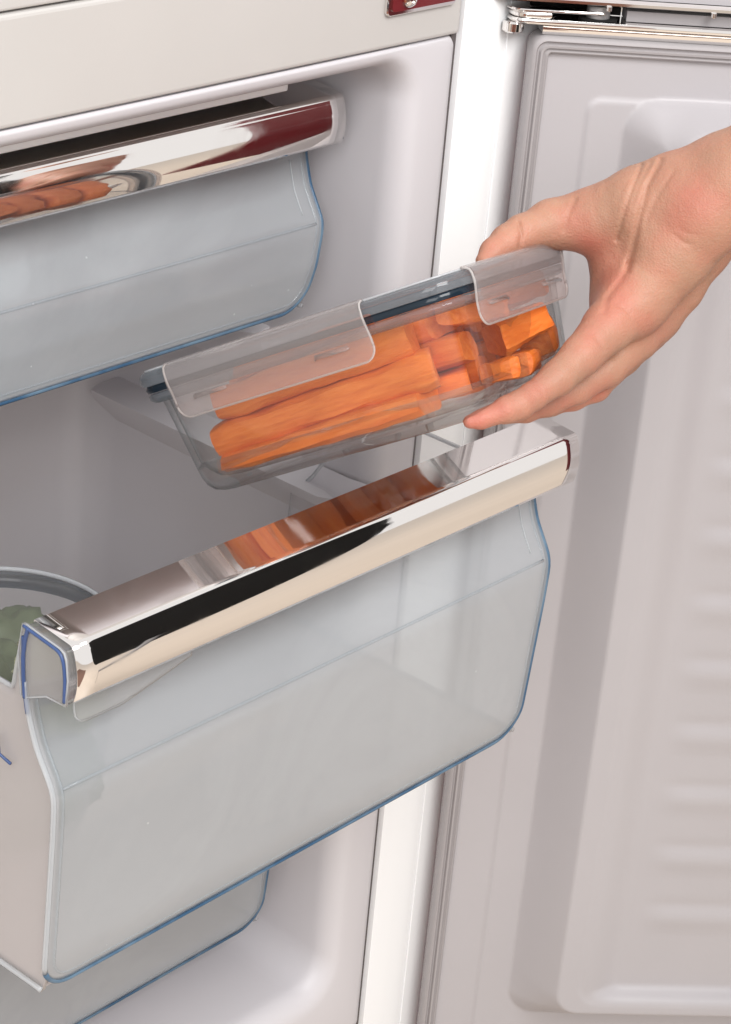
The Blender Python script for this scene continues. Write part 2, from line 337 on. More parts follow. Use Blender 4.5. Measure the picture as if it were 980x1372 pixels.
# guide rails on the liner's right wall (wedge with a flat top)
def rail(z, y0, y1, d=0.03):
    pts = [(-0.054, z), (-0.054 - d*0.8, z - 0.001), (-0.054 - d, z - 0.004), (-0.054 - d*0.9, z - 0.012), (-0.054, z - 0.045)]
    v = [(x, y, zz) for y in (y0, y0 + 0.02, y1) for x, zz in [((p[0] + (0.012 if y == y0 else 0)), p[1]) for p in pts]]
    v = [(min(x, -0.05), y, zz) for x, y, zz in v]
    f = []
    for i in range(2):
        for k in range(4): f.append((i*5+k, i*5+k+1, (i+1)*5+k+1, (i+1)*5+k))
    f += [(0, 1, 2, 3, 4), (14, 13, 12, 11, 10)]
    return mesh('guide_rail', v, f, M['liner'], FR, ang=40)
rail(-0.243, 0.112, 0.27, 0.024); rail(-0.337, 0.0, 0.27, 0.036)
# cabinet casing: three white strips with fine seams, set side by side
for x0, x1, y in ((0.0028, 0.0292, 0.0), (0.0296, 0.0548, 0.0008), (0.0552, 0.15, 0.0)):
    box('casing_strip', (x0, y, -1.0), (x1, y + 0.02, 0.40), M['white'], FR, bevel=0.0004)
box('gap_shade_backing', (-0.003, 0.0055, -1.0), (0.16, 0.0195, 0.40), mat('gap_shade_grey', (0.10, 0.085, 0.085), 0.8), FR, bevel=0)  # grey backing box; shade in the gaps is put into its colour
# hinge bracket plate on the divider with two screws
pl = [(x, z) for x, z in rrect(-0.0475, 0.0445, 0.0365, 0.0215, 0.004, 5)]
loft('bracket_rim', [[(x, 0.0, z) for x, z in pl], [(x, -0.0022, z) for x, z in pl], [(x, -0.003, z) for x, z in rrect(-0.0475, 0.0445, 0.0357, 0.0207, 0.0035, 5)]], M['chrome'], FR, cap1=True, ang=40)
pl2 = rrect(-0.0465, 0.0450, 0.0338, 0.0188, 0.003, 5)
loft('bracket_plate', [[(x, -0.003, z) for x, z in pl2], [(x, -0.0042, z) for x, z in pl2]], M['red'], FR, cap1=True, ang=40)
for sx, sz in ((-0.0640, 0.0352), (-0.0285, 0.0390)):
    R_ = 0.0072; rg = []
    for rr, yy in ((R_, -0.0043), (R_, -0.006), (R_*0.85, -0.0075), (R_*0.5, -0.0086), (R_*0.42, -0.0072), (0.0004, -0.0070)):
        rg.append([(sx + rr*math.cos(a), yy, sz + rr*math.sin(a)) for a in [2*math.pi*i/20 for i in range(20)]])
    loft('screw', rg, M['chrome'], FR, cap1=True, ang=35)

# added unseen black board on a stand, put there for the handle's dark reflection
FG = thing('added_board', (0.02, -0.80, -0.99), 'black board on a thin stand, added out of view for the dark reflection in the chrome handle', 'reflection board')
fx, fy = 0.74, 0.67
fr_ = [(a, z) for a, z in rrect(-0.08, -0.03, 0.30, 0.43, 0.24, 16)]
loft('board_face', [[(0.02 + a*fx, -0.80 + a*fy, z) for a, z in fr_], [(0.032 + a*fx, -0.814 + a*fy, z) for a, z in fr_]], M['black'], FG, cap0=True, cap1=True, ang=40)
tube('stand_pole', [(0.02, -0.80, -0.985), (0.02, -0.80, -0.40)], 0.008, M['steel'], FG)
fix(FG)

# ------------------------------------------------------------------ freezer door (swung open 136 degrees)
PH = math.radians(44); DO = Vector((0.058, -0.02, 0.0)); DU = Vector((math.cos(PH), -math.sin(PH), 0)); DN = Vector((-math.sin(PH), -math.cos(PH), 0))
def dp(u, z, h=0.0): return DO + DU*u + DN*h + Vector((0, 0, z))
DOOR = link(bpy.data.objects.new('freezer_door', None), FR); DOOR.location = (0, 0, 0)
DOOR['label'] = 'open freezer door with ribbed pinkish grey inner panel'
DW = 0.42
def sst(a, b, x):
    t = min(1, max(0, (x-a)/(b-a))); return t*t*(3-2*t)
def rr_dist(u, z, ul, ur, zt, zb, r):
    """signed distance inside (+) of a rounded rectangle"""
    cx, cz = (ul+ur)/2, (zt+zb)/2; hx, hz = (ur-ul)/2 - r, (zt-zb)/2 - r
    dx, dz = abs(u-cx) - hx, abs(z-cz) - hz
    return -(math.hypot(max(dx, 0), max(dz, 0)) + min(max(dx, dz), 0) - r)
ribs = [-0.562 - 0.0598*k for k in range(-8, 4)]
def door_h(u, z):
    h = 0.0
    d0 = rr_dist(u, z, 0.044, DW-0.044, -0.046, -0.905, 0.012); h += 0.0018 * sst(0, 0.004, d0)
    d1 = rr_dist(u, z, 0.0735, DW-0.0735, -0.0455, -0.870, 0.026)
    di = rr_dist(u, z, 0.1085, DW-0.1085, -0.060, -0.8400, 0.020); tt = 0.0 if d1 <= 0 else (1.0 if di >= 0 else d1/(d1 - di)); h += 0.040 * (0.86*tt + 0.14*sst(0.0, 1.0, tt))
    d2 = rr_dist(u, z, 0.124, DW-0.124, -0.078, -0.833, 0.022)
    h -= 0.0009 * sst(0, 0.005, d2)
    d3 = rr_dist(u, z, 0.139, DW-0.139, -0.10, -0.851, 0.016)
    h -= 0.012 * sst(0.0, 0.034, u - 0.130) * sst(0.0, 0.012, z + 0.829) * sst(0.0, 0.03, -0.085 - z)
    ext = sst(0.006, 0.030, d3)
    if ext > 0:
        for k, zr in enumerate(ribs):
            s = abs(z - zr)
            if s < 0.022:
                q = z - zr
                h += 0.0019 * ext * sst(0.158 + 0.0010*k, 0.186 + 0.0010*k, u) * (math.exp(-((q+0.006)/0.010)**2) - 0.5*math.exp(-((q-0.008)/0.006)**2))
    return h
us = [0.012 + (DW-0.024)*i/230 for i in range(231)]; zs = [-0.0145 - (0.925-0.0145)*j/430 for j in range(431)]
v = [dp(u, z, door_h(u, z)) for z in zs for u in us]; nu = len(us)
f = [(j*nu+i, (j+1)*nu+i, (j+1)*nu+i+1, j*nu+i+1) for j in range(len(zs)-1) for i in range(nu-1)]
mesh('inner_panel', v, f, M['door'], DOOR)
# gasket: ribbed frame swept round the panel edge
gprof = [(0.004, -0.021), (0.0, -0.020), (0.0, 0.003), (0.0012, 0.0055), (0.003, 0.006), (0.0042, 0.0035), (0.0052, 0.0035), (0.0064, 0.0058), (0.0080, 0.0055), (0.0088, 0.0030), (0.0096, 0.0032), (0.0108, 0.0042), (0.0120, 0.0036), (0.0128, 0.0005)]
grings = []
for (e, h) in gprof:
    r = max(0.002, 0.010 - e*0.6)
    grings.append([tuple(dp(u, z, h)) for u, z in rrect(DW/2, (-0.0035-0.937)/2, DW/2 - e, (0.937-0.0035)/2 - e, r, 8)])
loft('gasket', grings, M['gasket'], DOOR, ang=60)
# outer shell of the door behind the gasket
rs = []
for e, h in ((0.006, -0.015), (0.0035, -0.019), (0.0035, -0.045), (0.006, -0.056), (0.03, -0.060)):
    rs.append([tuple(dp(u, z, h)) for u, z in rrect(DW/2, (-0.006-0.935)/2, DW/2 - e, (0.935-0.006)/2 - e, 0.012, 8)])
loft('outer_shell', rs, M['red'], DOOR, cap1=True, ang=50)
def dbox(name, u0, u1, z0, z1, h0, h1, m, parent, bevel=0.001):
    return box(name, (u0, h0, z0), (u1, h1, z1), m, parent, bevel=bevel, rot=lambda p: dp(p.x, p.z, p.y))
# chrome strip along the door's top edge, the hinge over it and the trim of the door above
def dextr(name, prof, u0, u1, m, parent, nu_=10):
    n = len(prof); vv = [tuple(dp(u0+(u1-u0)*i/nu_, z, h)) for i in range(nu_+1) for h, z in prof]; ff = []
    for i in range(nu_):
        for k in range(n): ff.append((i*n+k, i*n+(k+1)%n, (i+1)*n+(k+1)%n, (i+1)*n+k))
    ff += [tuple(range(n))[::-1], tuple(nu_*n+k for k in range(n))]
    return mesh(name, vv, ff, m, parent, ang=45)
dextr('top_trim', [(-0.052, -0.0032), (0.0, -0.0032), (0.0015, -0.001), (0.0015, 0.0025), (0.0, 0.0036), (-0.052, 0.0036)], 0.0065, DW, M['chrome'], DOOR)
# hinge arm (chrome bar with a round nose)
HNG = link(bpy.data.objects.new('door_hinge', None), FR)
nose = []
for k in range(13):
    a = math.radians(90 + 180*k/12); nose.append((-0.006 + 0.0125*math.cos(a), -0.010 + 0.0125*math.sin(a)))
arm = nose + [(0.03, -0.0225), (DW, -0.0225), (DW, 0.0025), (0.03, 0.0025)]
def plate(name, poly, z0, z1, m, parent, e=0.0012):
    rr_ = []
    cx_ = sum(p[0] for p in poly)/len(poly); cy_ = sum(p[1] for p in poly)/len(poly)
    for z, s in ((z0, e), (z0+e, 0), (z1-e, 0), (z1, e)):
        ring_ = []
        for u, h in poly:
            L_ = math.hypot(u-cx_, h-cy_); q = 1 - s/L_; ring_.append(tuple(dp(cx_ + (u-cx_)*q, z, cy_ + (h-cy_)*q)))
        rr_.append(ring_)
    return loft(name, rr_, m, parent, cap0=True, cap1=True, ang=40)
plate('hinge_arm', arm, 0.0042, 0.0078, M['chrome'], HNG)
plate('hinge_nose', [(p[0]*1.0 + 0.0005, p[1]) for p in nose] + [(0.012, -0.0225), (0.018, -0.012), (0.012, 0.0015)], 0.0082, 0.0125, M['chrome'], HNG)
plate('hinge_foot', [(-0.014 + 0.008*math.cos(a), -0.006 + 0.007*math.sin(a)) for a in [2*math.pi*i/16 for i in range(16)]], -0.004, 0.0040, M['chrome'], HNG)
plate('hinge_upper_arm', [(p[0]*1.1, p[1]) for p in nose] + [(0.05, -0.0225), (0.05, 0.000)], 0.0128, 0.0145, M['chrome'], HNG)
plate('hinge_pin', [(0.047 + 0.0085*math.cos(a), -0.010 + 0.0085*math.sin(a)) for a in [2*math.pi*i/24 for i in range(24)]], 0.0082, 0.0178, M['steel'], HNG)
plate('hinge_washer', [(0.047 + 0.014*math.cos(a), -0.010 + 0.011*math.sin(a)) for a in [2*math.pi*i/24 for i in range(24)]], 0.0079, 0.0092, M['black'], HNG)
dextr('hinge_cover', [(-0.025, 0.0082), (-0.006, 0.0082), (-0.006, 0.0158), (-0.025, 0.0158)], 0.067, DW, M['gasket'], HNG)
dextr('hinge_gap_shade', [(-0.035, 0.0080), (-0.0235, 0.0080), (-0.0235, 0.0180), (-0.035, 0.0180)], 0.0, 0.066, M['black'], HNG)  # black box; the shade between the hinge arms is put into its colour
dextr('upper_door_trim', [(-0.05, 0.0195), (0.0, 0.0195), (0.0018, 0.0205), (0.0018, 0.0225), (0.0, 0.0240), (-0.05, 0.0240)], -0.044, DW, M['chrome'], FR)
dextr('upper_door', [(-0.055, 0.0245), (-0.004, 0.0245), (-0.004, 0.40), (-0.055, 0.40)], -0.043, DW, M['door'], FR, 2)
for u in (-0.036, 0.052, 0.128):
    plate('trim_stud', [(u + 0.0022*math.cos(a), 0.002 + 0.0022*math.sin(a)) for a in [2*math.pi*i/12 for i in range(12)]], 0.0165, 0.0205, M['chrome'], FR, e=0.0005)
fix(FR)
# red cloth added out of view to redden the top handle's reflection
tw = []
for h, s_ in ((-0.075, 0.6), (-0.07, 1), (0.0, 1.0), (0.080, 1), (0.128, 0.98), (0.136, 0.6)):
    tw.append([tuple(dp(0.405 + (u_-0.405)*s_, z_, h)) for u_, z_ in rrect(0.405, -0.16, 0.045, 0.27, 0.02, 6)])
tag(loft('added_red_cloth', tw, M['red'], None, cap0=True, cap1=True, ang=60), 'dark red cloth added out of view at the far end of the open doors for the red reflection in the top handle', 'added_red_cloth')

# ================================================================== drawers
SH = 0.232                       # how far a closed drawer sits behind the pulled-out one
def drawer(dy, ztop, zbot, label, full=True):
    T = thing('freezer_drawer', (-0.3, dy - 0.0, zbot), label, 'drawer')
    dz = ztop + 0.2165
    prof = [(-0.1600, -0.2200), (-0.1602, -0.250), (-0.1640, -0.272), (-0.1705, -0.290), (-0.1790, -0.303), (-0.1852, -0.3125), (-0.1868, -0.320), (-0.1868, -0.345)]
    hz = zbot - dz
    prof = [(y + dy, z + dz) for y, z in prof] + [(-0.1845 + dy, (zbot + 0.02)), (-0.1815 + dy, zbot)]
    pr = smoothcurve(prof, 70, 2)
    zz = np.array([p[1] for p in pr])[::-1]; yy = np.array([p[0] for p in pr])[::-1]
    yf = lambda z: float(np.interp(z, zz, yy))
    zc = -0.3125 + dz
    xl = lambda z: float(np.interp(z, [zbot, zc, ztop], [-0.529, -0.5265, -0.527])); xr = lambda z: float(np.interp(z, [zbot, zc, ztop], [-0.0875, -0.0775, -0.0735]))
    rc = 0.022
    def bot(s):                                       # s = distance from nearer end
        return zbot + (rc - math.sqrt(max(0, rc*rc - (rc-s)**2)) if s < rc else 0)
    us_ = []
    Wd = 0.44
    for k in range(10): us_.append(rc*(1-math.cos(math.radians(9*k)))/Wd)
    us_ = us_ + list(np.linspace(rc/Wd, 1-rc/Wd, 40)) + [1-u for u in us_[::-1]]
    us_ = sorted(set(round(u, 6) for u in us_)); nv = 60
    V = []
    for j in range(nv+1):
        t = j/nv
        for u in us_:
            zb = bot(min(u, 1-u)*Wd); zt = -0.222 + dz
            z = zt + (zb - zt)*t
            V.append((xl(z) + (xr(z)-xl(z))*u, yf(z), z))
    n = len(us_); F = [(j*n+i, (j+1)*n+i, (j+1)*n+i+1, j*n+i+1) for j in range(nv) for i in range(n-1)]
    mesh('front_panel', V, F, M['front'], T, solid=0.0026, offset=-1, ang=60)
    # coloured edge of the sheet: right side, rounded corner, bottom, rounded corner, left side
    def outline(inset, off, z_from):
        P = []
        for z in np.linspace(z_from, zbot + rc, 40): P.append((xr(z) - inset, yf(z) + off, z))
        for k in range(1, 9):
            a = math.radians(90*k/8); z = zbot + rc - (rc-inset)*math.sin(a); P.append((xr(z) - rc + (rc-inset)*math.cos(a), yf(z) + off, z))
        for u in np.linspace(0.07, 0.93, 30): z = zbot + inset; P.append((xr(z) - (xr(z)-xl(z))*u, yf(z) + off, z))
        for k in range(8, 0, -1):
            a = math.radians(90*k/8); z = zbot + rc - (rc-inset)*math.sin(a); P.append((xl(z) + rc - (rc-inset)*math.cos(a), yf(z) + off, z))
        for z in np.linspace(zbot + rc, z_from, 40): P.append((xl(z) + inset, yf(z) + off, z))
        return P
    O_ = outline(-0.0008, 0.0012, -0.252 + dz)
    nl = len(O_) - 41
    tube('blue_edge', O_[:nl], 0.0018, M['blue'], T)
    tube('frosted_edge', O_[nl-1:], 0.0017, M['frost'], T)
    q = outline(-0.0012, 0.0016, -0.224 + dz)
    tube('navy_line', smoothcurve([p for p in q[-10:]] , 20, 2), 0.0013, M['navy'], T)
    tube('inner_bead', outline(0.0055, 0.0004, -0.262 + dz), 0.0010, M['bead'], T, n=6)
    zk = zc - 0.001
    tube('step_highlight', [(xl(zk) + 0.006 + (xr(zk)-xl(zk)-0.012)*i/30, yf(zk) + 0.0002, zk) for i in range(31)], 0.0011, M['bead'], T, n=8)  # pale bead along the crease; the crease's highlight is put into its colour
    # short moulded crease lines
    tube('moulded_line', [(xr(z) - 0.017, yf(z) - 0.0004, z) for z in np.linspace(-0.270 + dz, -0.306 + dz, 12)], 0.0005, M['frost'], T, n=6)
    # skirt behind the handle, left end
    sk = []
    x0, x1, zt, zb, r = -0.510, -0.42, -0.250 + dz, -0.2780 + dz, 0.010
    def skf(u, v):
        x = x0 + (x1-x0)*u; s = x - x0
        b = zb + (r - math.sqrt(max(0, r*r-(r-s)**2)) if s < r else 0) + 0.012*max(0, u-0.4)/0.6
        z = zt + (b-zt)*v
        return (x, -0.178 + dy - 0.002*v, z)
    grid('skirt', skf, 40, 6, M['skirt'], T, solid=0.0018)
    tube('skirt_edge', [(skf(0, v)[0], skf(0, v)[1]-0.0008, skf(0, v)[2]) for v in np.linspace(0, 1, 6)] + [tuple(np.array(skf(u, 1)) + (0, -0.0008, 0)) for u in np.linspace(0.01, 0.5, 30)], 0.0006, M['frost'], T, n=6)
    if full:
        xs = xl(-0.30) - 0.0022
        tube('slot_edge', [(xs, -0.1380, -0.2960), (xs, -0.1400, -0.3080), (xs, -0.1500, -0.3100)], 0.0010, M['navy'], T, n=6)
    # handle: chrome-faced strip over a clear channel
    top = [(-0.1605, -0.2166), (-0.1610, -0.2156), (-0.1880, -0.2186)]
    arc = [(-0.1882 - 0.0040*math.sin(a), -0.2186 - 0.0040*(1-math.cos(a))) for a in [math.radians(12*k) for k in range(1, 8)]]
    frt = [(-0.1925 - 0.0032*math.sin(math.pi*t*0.93), -0.2222 - 0.0300*t) for t in np.linspace(0.04, 1, 16)]
    hp = [(y + dy, z + dz) for y, z in top + arc + frt]
    handle = extr_x('handle', hp, -0.5225, -0.0732, M['chrome'], T, nx=30, solid=0.0010, offset=1)
    ch = [(y + dy + 0.0014, z + dz - 0.0016) for y, z in top[1:] + arc + frt]
    hc = extr_x('handle_channel', ch, -0.5262, -0.0740, M['clear'], T, nx=4, solid=0.0018)
    # end plates with blue section lines
    for xe, sg in ((-0.5268, -1), (-0.0728, 1)):
        poly = [(-0.1575, -0.2165), (-0.1605, -0.2160), (-0.1880, -0.2190), (-0.1915, -0.2205), (-0.1932, -0.2240), (-0.1948, -0.236), (-0.1935, -0.2525), (-0.178, -0.2535), (-0.1610, -0.262), (-0.1570, -0.262), (-0.1540, -0.236)]
        v_ = [(xe, y + dy, z + dz) for y, z in poly] + [(xe + sg*0.0014, y + dy, z + dz) for y, z in poly]; k_ = len(poly)
        if sg < 0: mesh('end_plate', v_, [tuple(range(k_)), tuple(range(2*k_-1, k_-1, -1))] + [(i, (i+1) % k_, k_+(i+1) % k_, k_+i) for i in range(k_)], M['endcap'], T, smooth=False, bevel=0.0005)
        xx = xe + sg*0.0016
        ln = smoothcurve([(xx, y + dy, z + dz) for y, z in [(-0.1585, -0.2172), (-0.1615, -0.2178), (-0.1870, -0.2206), (-0.1900, -0.2228), (-0.1918, -0.2275), (-0.1930, -0.236), (-0.1928, -0.2505)]], 40, 2)
        tube('blue_section_line', ln, 0.0011 if sg < 0 else 0.0007, M['navy'] if sg < 0 else M['blue'], T, n=8)
        ln = smoothcurve([(xx, y + dy, z + dz) for y, z in [(-0.1625, -0.2172), (-0.1600, -0.225), (-0.1585, -0.236), (-0.1590, -0.248), (-0.1605, -0.262)]], 30, 2)
        tube('blue_section_line', ln, 0.0013 if sg < 0 else 0.0007, M['navy'] if sg < 0 else M['blue'], T, n=8)
        rimp = [(xx - sg*0.0003, y + dy, z + dz) for y, z in poly]
        if sg < 0: tube('frosted_rim', rimp, 0.0006, M['frost'], T, n=6, closed=True)
    if not full: box('gap_filler_strip', (-0.520, -0.1555 + dy, ztop - 0.012), (-0.078, -0.1530 + dy, ztop + (0.0052 if ztop > -0.1 else 0.0)), M['gap_filler'], T, bevel=0.0005)  # added pale strip that lightens the dark gap behind the handle
    # side panels, bottom and back
    for sgn in (0, 1):
        def sf(u, v_):
            yb = 0.052 + dy
            zt = (-0.262 + dz) 
            y_rel = u
            zt = zt + 0.040*(1 - sst(0.0, 0.07, u)) - 0.085*sst(0.72, 1.0, u)*(0 if abs(dz) > 1e-6 else 1)
            zb = zbot
            z = zt + (zb - zt)*v_
            y0 = max(yf(z), -0.1868 + dy) + 0.001; y = y0 + (yb-y0)*u
            x = (xl(z) if sgn == 0 else xr(z)) + (0.001 if sgn == 0 else -0.001)
            return (x, y, z)
        o = grid('side_panel', lambda a, b: sf(a**1.8, b), 40, 24, M['side'] if sgn == 0 else M['inner'], T, solid=0.0024, offset=1 if sgn else -1)
        rp = [sf((i/50)**1.8, 0) for i in range(51)]
        tube('side_rim', rp, 0.0016, M['frost'], T, n=6)
        rp = [tuple(np.array(sf((i/40)**1.3, 1)) + (-0.001 if sgn == 0 else .001, 0, 0.001)) for i in range(0, 41)]
        tube('bottom_rim', rp, 0.0018, M['frost'], T, n=6)
    zb = zbot + 0.001
    mesh('bottom_panel', [(-0.525, -0.178+dy, zb), (-0.090, -0.178+dy, zb), (-0.090, 0.052+dy, zb), (-0.525, 0.052+dy, zb)], [(0, 1, 2, 3)], M['side'], T, smooth=False, solid=0.002)
    mesh('back_panel', [(-0.526, 0.052+dy, zb), (-0.088, 0.052+dy, zb), (-0.084, 0.054+dy, zb+0.075), (-0.526, 0.054+dy, zb+0.075)], [(0, 1, 2, 3)], M['inner'], T, smooth=False, solid=0.002)
    fix(T)
    return T
D2 = drawer(0.0, -0.2165, -0.4515, 'middle freezer drawer pulled out, chrome handle in front of the carrot container')
D1 = drawer(SH, -0.0400, -0.2010, 'top freezer drawer closed just under the cream divider, with shallow grey front', False)
D3 = drawer(SH, -0.5150, -0.7440, 'bottom freezer drawer closed below the pulled-out one, mostly hidden', False)
# small slot tab on the pulled-out drawer's left side
# ================================================================== container with carrots
A0 = Vector((-0.278, -0.230, -0.056))                  # lid corner nearest the camera
AL = Vector((-0.252, 0.833, -0.493)).normalized()      # along the long side
AS = Vector((0.968, 0.213, -0.135)); AS = (AS - AL*AS.dot(AL)).normalized()
AN = AS.cross(AL).normalized()
BL, BW, BH, TP = 0.236, 0.180, 0.077, 0.0125
BT = thing('food_container', A0, 'clear glass container with grey sealed lid and milky clips, full of carrot sticks', 'container')
BT.rotation_euler = Matrix((AS, AL, AN)).transposed().to_euler()
bpy.context.view_layer.update()
BM = BT.matrix_world.copy()
def cr_(inset, n, r, k=10): return [(x, y, n) for x, y in rrect(BW/2, BL/2, BW/2 - inset, BL/2 - inset, r, k)]
def tp(n): return 0.004 + (TP-0.004) * min(1, max(0, -n/BH))**0.9
# body: outer and inner skins
outer = [cr_(tp(n), n, 0.027) for n in (-0.0100, -0.02, -0.03, -0.045, -0.060)] + [cr_(0.0116, -0.066, 0.027), cr_(0.0132, -0.071, 0.026), cr_(0.0162, -0.0752, 0.025), cr_(0.0215, -0.0775, 0.022)]
inner = [cr_(tp(n) + 0.0034, n, 0.0245) for n in (-0.0100, -0.02, -0.03, -0.045, -0.057)] + [cr_(0.0172, -0.063, 0.024), cr_(0.0215, -0.068, 0.022), cr_(0.029, -0.0700, 0.018)]
loft('glass_wall', outer[:5], M['glass_thin'], BT)
loft('glass_wall_inside', inner[:5], M['glass_thin'], BT)
n_ = len(outer[0])
bv = [p for r in outer[4:] for p in r] ; ni = len(bv); bv2 = [p for r in inner[4:] for p in r]
ff = []
for i in range(4):
    for j in range(n_): ff.append(((i+1)*n_+j, (i+1)*n_+(j+1)%n_, i*n_+(j+1)%n_, i*n_+j))
ff.append(tuple(4*n_+j for j in range(n_))[::-1])
for i in range(3):
    for j in range(n_): ff.append((ni+i*n_+j, ni+i*n_+(j+1)%n_, ni+(i+1)*n_+(j+1)%n_, ni+(i+1)*n_+j))
ff.append(tuple(ni+3*n_+j for j in range(n_)))
for j in range(n_): ff.append((j, (j+1)%n_, ni+(j+1)%n_, ni+j))
mesh('glass_base', bv + bv2, ff, M['glass_base'], BT, ang=50)
# glass rim (thick lip under the lid)
loft('glass_rim', [cr_(0.0022, -0.0060, 0.025), cr_(0.0005, -0.0075, 0.026), cr_(0.0005, -0.0100, 0.026), cr_(0.0028, -0.0120, 0.025), cr_(0.0045, -0.0125, 0.024)], M['lid'], BT, ang=60)
loft('seal', [cr_(0.006, -0.0012, 0.023), cr_(0.0008, -0.0012, 0.026), cr_(0.0000, -0.0034, 0.026), cr_(0.0006, -0.0056, 0.026), cr_(0.006, -0.0058, 0.023)], M['seal'], BT, ang=60)
lidr = [cr_(0.002, -0.0012, 0.025), cr_(-0.0012, -0.0010, 0.028), cr_(-0.0020, 0.0012, 0.028), cr_(-0.0016, 0.0052, 0.028), cr_(0.0000, 0.0074, 0.026), cr_(0.0030, 0.0082, 0.024), cr_(0.0055, 0.0076, 0.023)]
lid_ = loft('lid', lidr, M['lid'], BT, ang=50)
loft('lid_top', [cr_(0.0055, 0.0076, 0.023), cr_(0.0085, 0.0044, 0.021), cr_(0.016, 0.0038, 0.028)], M['lid_top'], lid_, cap1=True, ang=50)
tube('lid_ridge', cr_(0.0022, 0.0084, 0.026), 0.0009, M['frost'], BT, n=6, closed=True)
# clips: curved flap hanging from the lid edge, with a raised rim and two moulded slots
def clip(side, c, half, drop=0.0265):
    """side: 'L0' long side near (s=0), 'S0' short near (l=0), 'L1', 'S1'"""
    def P(t, o, n):
        if side == 'L0': return (-o, t, n)
        if side == 'S0': return (t, -o, n)
        if side == 'L1': return (BW + o, t, n)
        return (t, BL + o, n)
    prof = [(-0.002, 0.0086), (0.0015, 0.0088), (0.0038, 0.0070), (0.0046, 0.0035), (0.0046, -0.004), (0.0036, -0.010), (0.0020, -0.018), (0.0014, -drop)]
    pr = smoothcurve(prof, 24, 1); r = 0.0085
    def fn(u, v_):
        t = c - half + 2*half*u; s = min(u, 1-u)*2*half
        cut = (r - math.sqrt(max(0, r*r-(r-s)**2))) if s < r else 0
        k = v_*(len(pr)-1); i = min(int(k), len(pr)-2); fr = k - i
        o = pr[i][0]*(1-fr) + pr[i+1][0]*fr; n = pr[i][1]*(1-fr) + pr[i+1][1]*fr
        n = 0.0088 + (n - 0.0088)*((drop + 0.0088 - cut)/(drop + 0.0088))
        return P(t, o, n)
    us2 = sorted(set([round(x, 5) for x in [r*(1-math.cos(math.radians(9*k)))/(2*half) for k in range(11)] + [1 - r*(1-math.cos(math.radians(9*k)))/(2*half) for k in range(11)] + list(np.linspace(r/(2*half), 1-r/(2*half), 10))]))
    nvv = 23; V = [fn(u, j/nvv) for j in range(nvv+1) for u in us2]; n = len(us2)
    F = [(j*n+i, j*n+i+1, (j+1)*n+i+1, (j+1)*n+i) for j in range(nvv) for i in range(n-1)]
    o = mesh('clip', V, F, M['clip'], BT, solid=0.0013, offset=1 if side in ('L0', 'S1') else -1)
    edge = [fn(0, j/12) for j in range(13)] + [fn(u, 1) for u in us2] + [fn(1, j/12) for j in range(12, -1, -1)]
    tube('clip_rim', edge, 0.00075, M['clip_rim'], o, n=6)
    for k in (-0.62, 0.62):
        t0 = c + half*k - 0.012 * (1 if half > .05 else .6); t1 = c + half*k + 0.012 * (1 if half > .05 else .6)
        tube('clip_slot', [P(t0, 0.0032, -0.0145), P(t0+0.0008, 0.0036, -0.0150), P(t1, 0.0036, -0.0150), P(t1, 0.0030, -0.0155)], 0.0021, M['clip'], o, n=8, flat=0.4)
    return o
clip('L0', 0.130, 0.073); clip('S0', 0.088, 0.062, 0.027); clip('L1', 0.12, 0.073)

# carrot sticks, in container coordinates (s, l, n)
def carrot(s0, l0, n0, s1, l1, n1, wd, ht, seed, label, roll=0.0):
    a = BM @ Vector((s0, l0, n0)); b = BM @ Vector((s1, l1, n1)); L_ = (b-a).length
    rnd = random.Random(seed)
    ax = (b-a).normalized(); nn = (BM.to_3x3() @ Vector((0, 0, 1))).normalized(); nn = (nn - ax*nn.dot(ax)).normalized(); ss = ax.cross(nn)
    k = 16; base = []
    for i in range(k):
        t = 2*math.pi*i/k; e = 0.50
        cx_, cy_ = math.cos(t), math.sin(t)
        base.append((math.copysign(abs(cx_)**e, cx_)*wd/2*(1+rnd.uniform(-.09, .09)), math.copysign(abs(cy_)**e, cy_)*ht/2*(1+rnd.uniform(-.09, .09))))
    ro = roll; base = [(x*math.cos(ro)-y*math.sin(ro), x*math.sin(ro)+y*math.cos(ro)) for x, y in base]
    segs = 22; V = []; bow = rnd.uniform(-.002, .002); sl0 = rnd.uniform(-.5, .5); sl1 = rnd.uniform(-.5, .5)
    for j in range(segs+1):
        t = j/segs; sc_ = 1.0 - 0.10*t + 0.05*math.sin(3*t + seed)
        for i, (x, y) in enumerate(base):
            e = 0.94 if j in (0, segs) else 1.0
            xx = x*sc_*e; yy = y*sc_*e
            nz = noise.noise(Vector((t*L_*45 + seed*7, x*90, y*90)))*0.0018 + noise.noise(Vector((t*L_*190 + seed*3, x*300, y*300)))*0.0004
            xx += nz*(1 if x > 0 else -1); yy += nz*(1 if y > 0 else -1)
            ln = t*L_ + (x*sl0*(1-t) + x*sl1*t) + bow*0
            V.append((ln, xx + bow*math.sin(math.pi*t)*2, yy))
    F = [(j*k+i, j*k+(i+1)%k, (j+1)*k+(i+1)%k, (j+1)*k+i) for j in range(segs) for i in range(k)]
    for row, fl in ((0, 1), (segs, 0)):
        cidx = len(V); m_ = Vector((0, 0, 0))
        for i in range(k): m_ += Vector(V[row*k+i])
        m_ /= k; V.append(tuple(m_ + Vector((rnd.uniform(-.0008, .0008), 0, 0))))
        F += [((row*k+(i+1)%k), row*k+i, cidx) if fl else (row*k+i, row*k+(i+1)%k, cidx) for i in range(k)]
    o = mesh('carrot_stick', V, F, M['carrot'], ang=30)
    o.matrix_world = Matrix(((ax.x, ss.x, nn.x, a.x), (ax.y, ss.y, nn.y, a.y), (ax.z, ss.z, nn.z, a.z), (0, 0, 0, 1)))
    tag(o, label, 'carrot stick', 'cut carrots in the glass container')
    return o
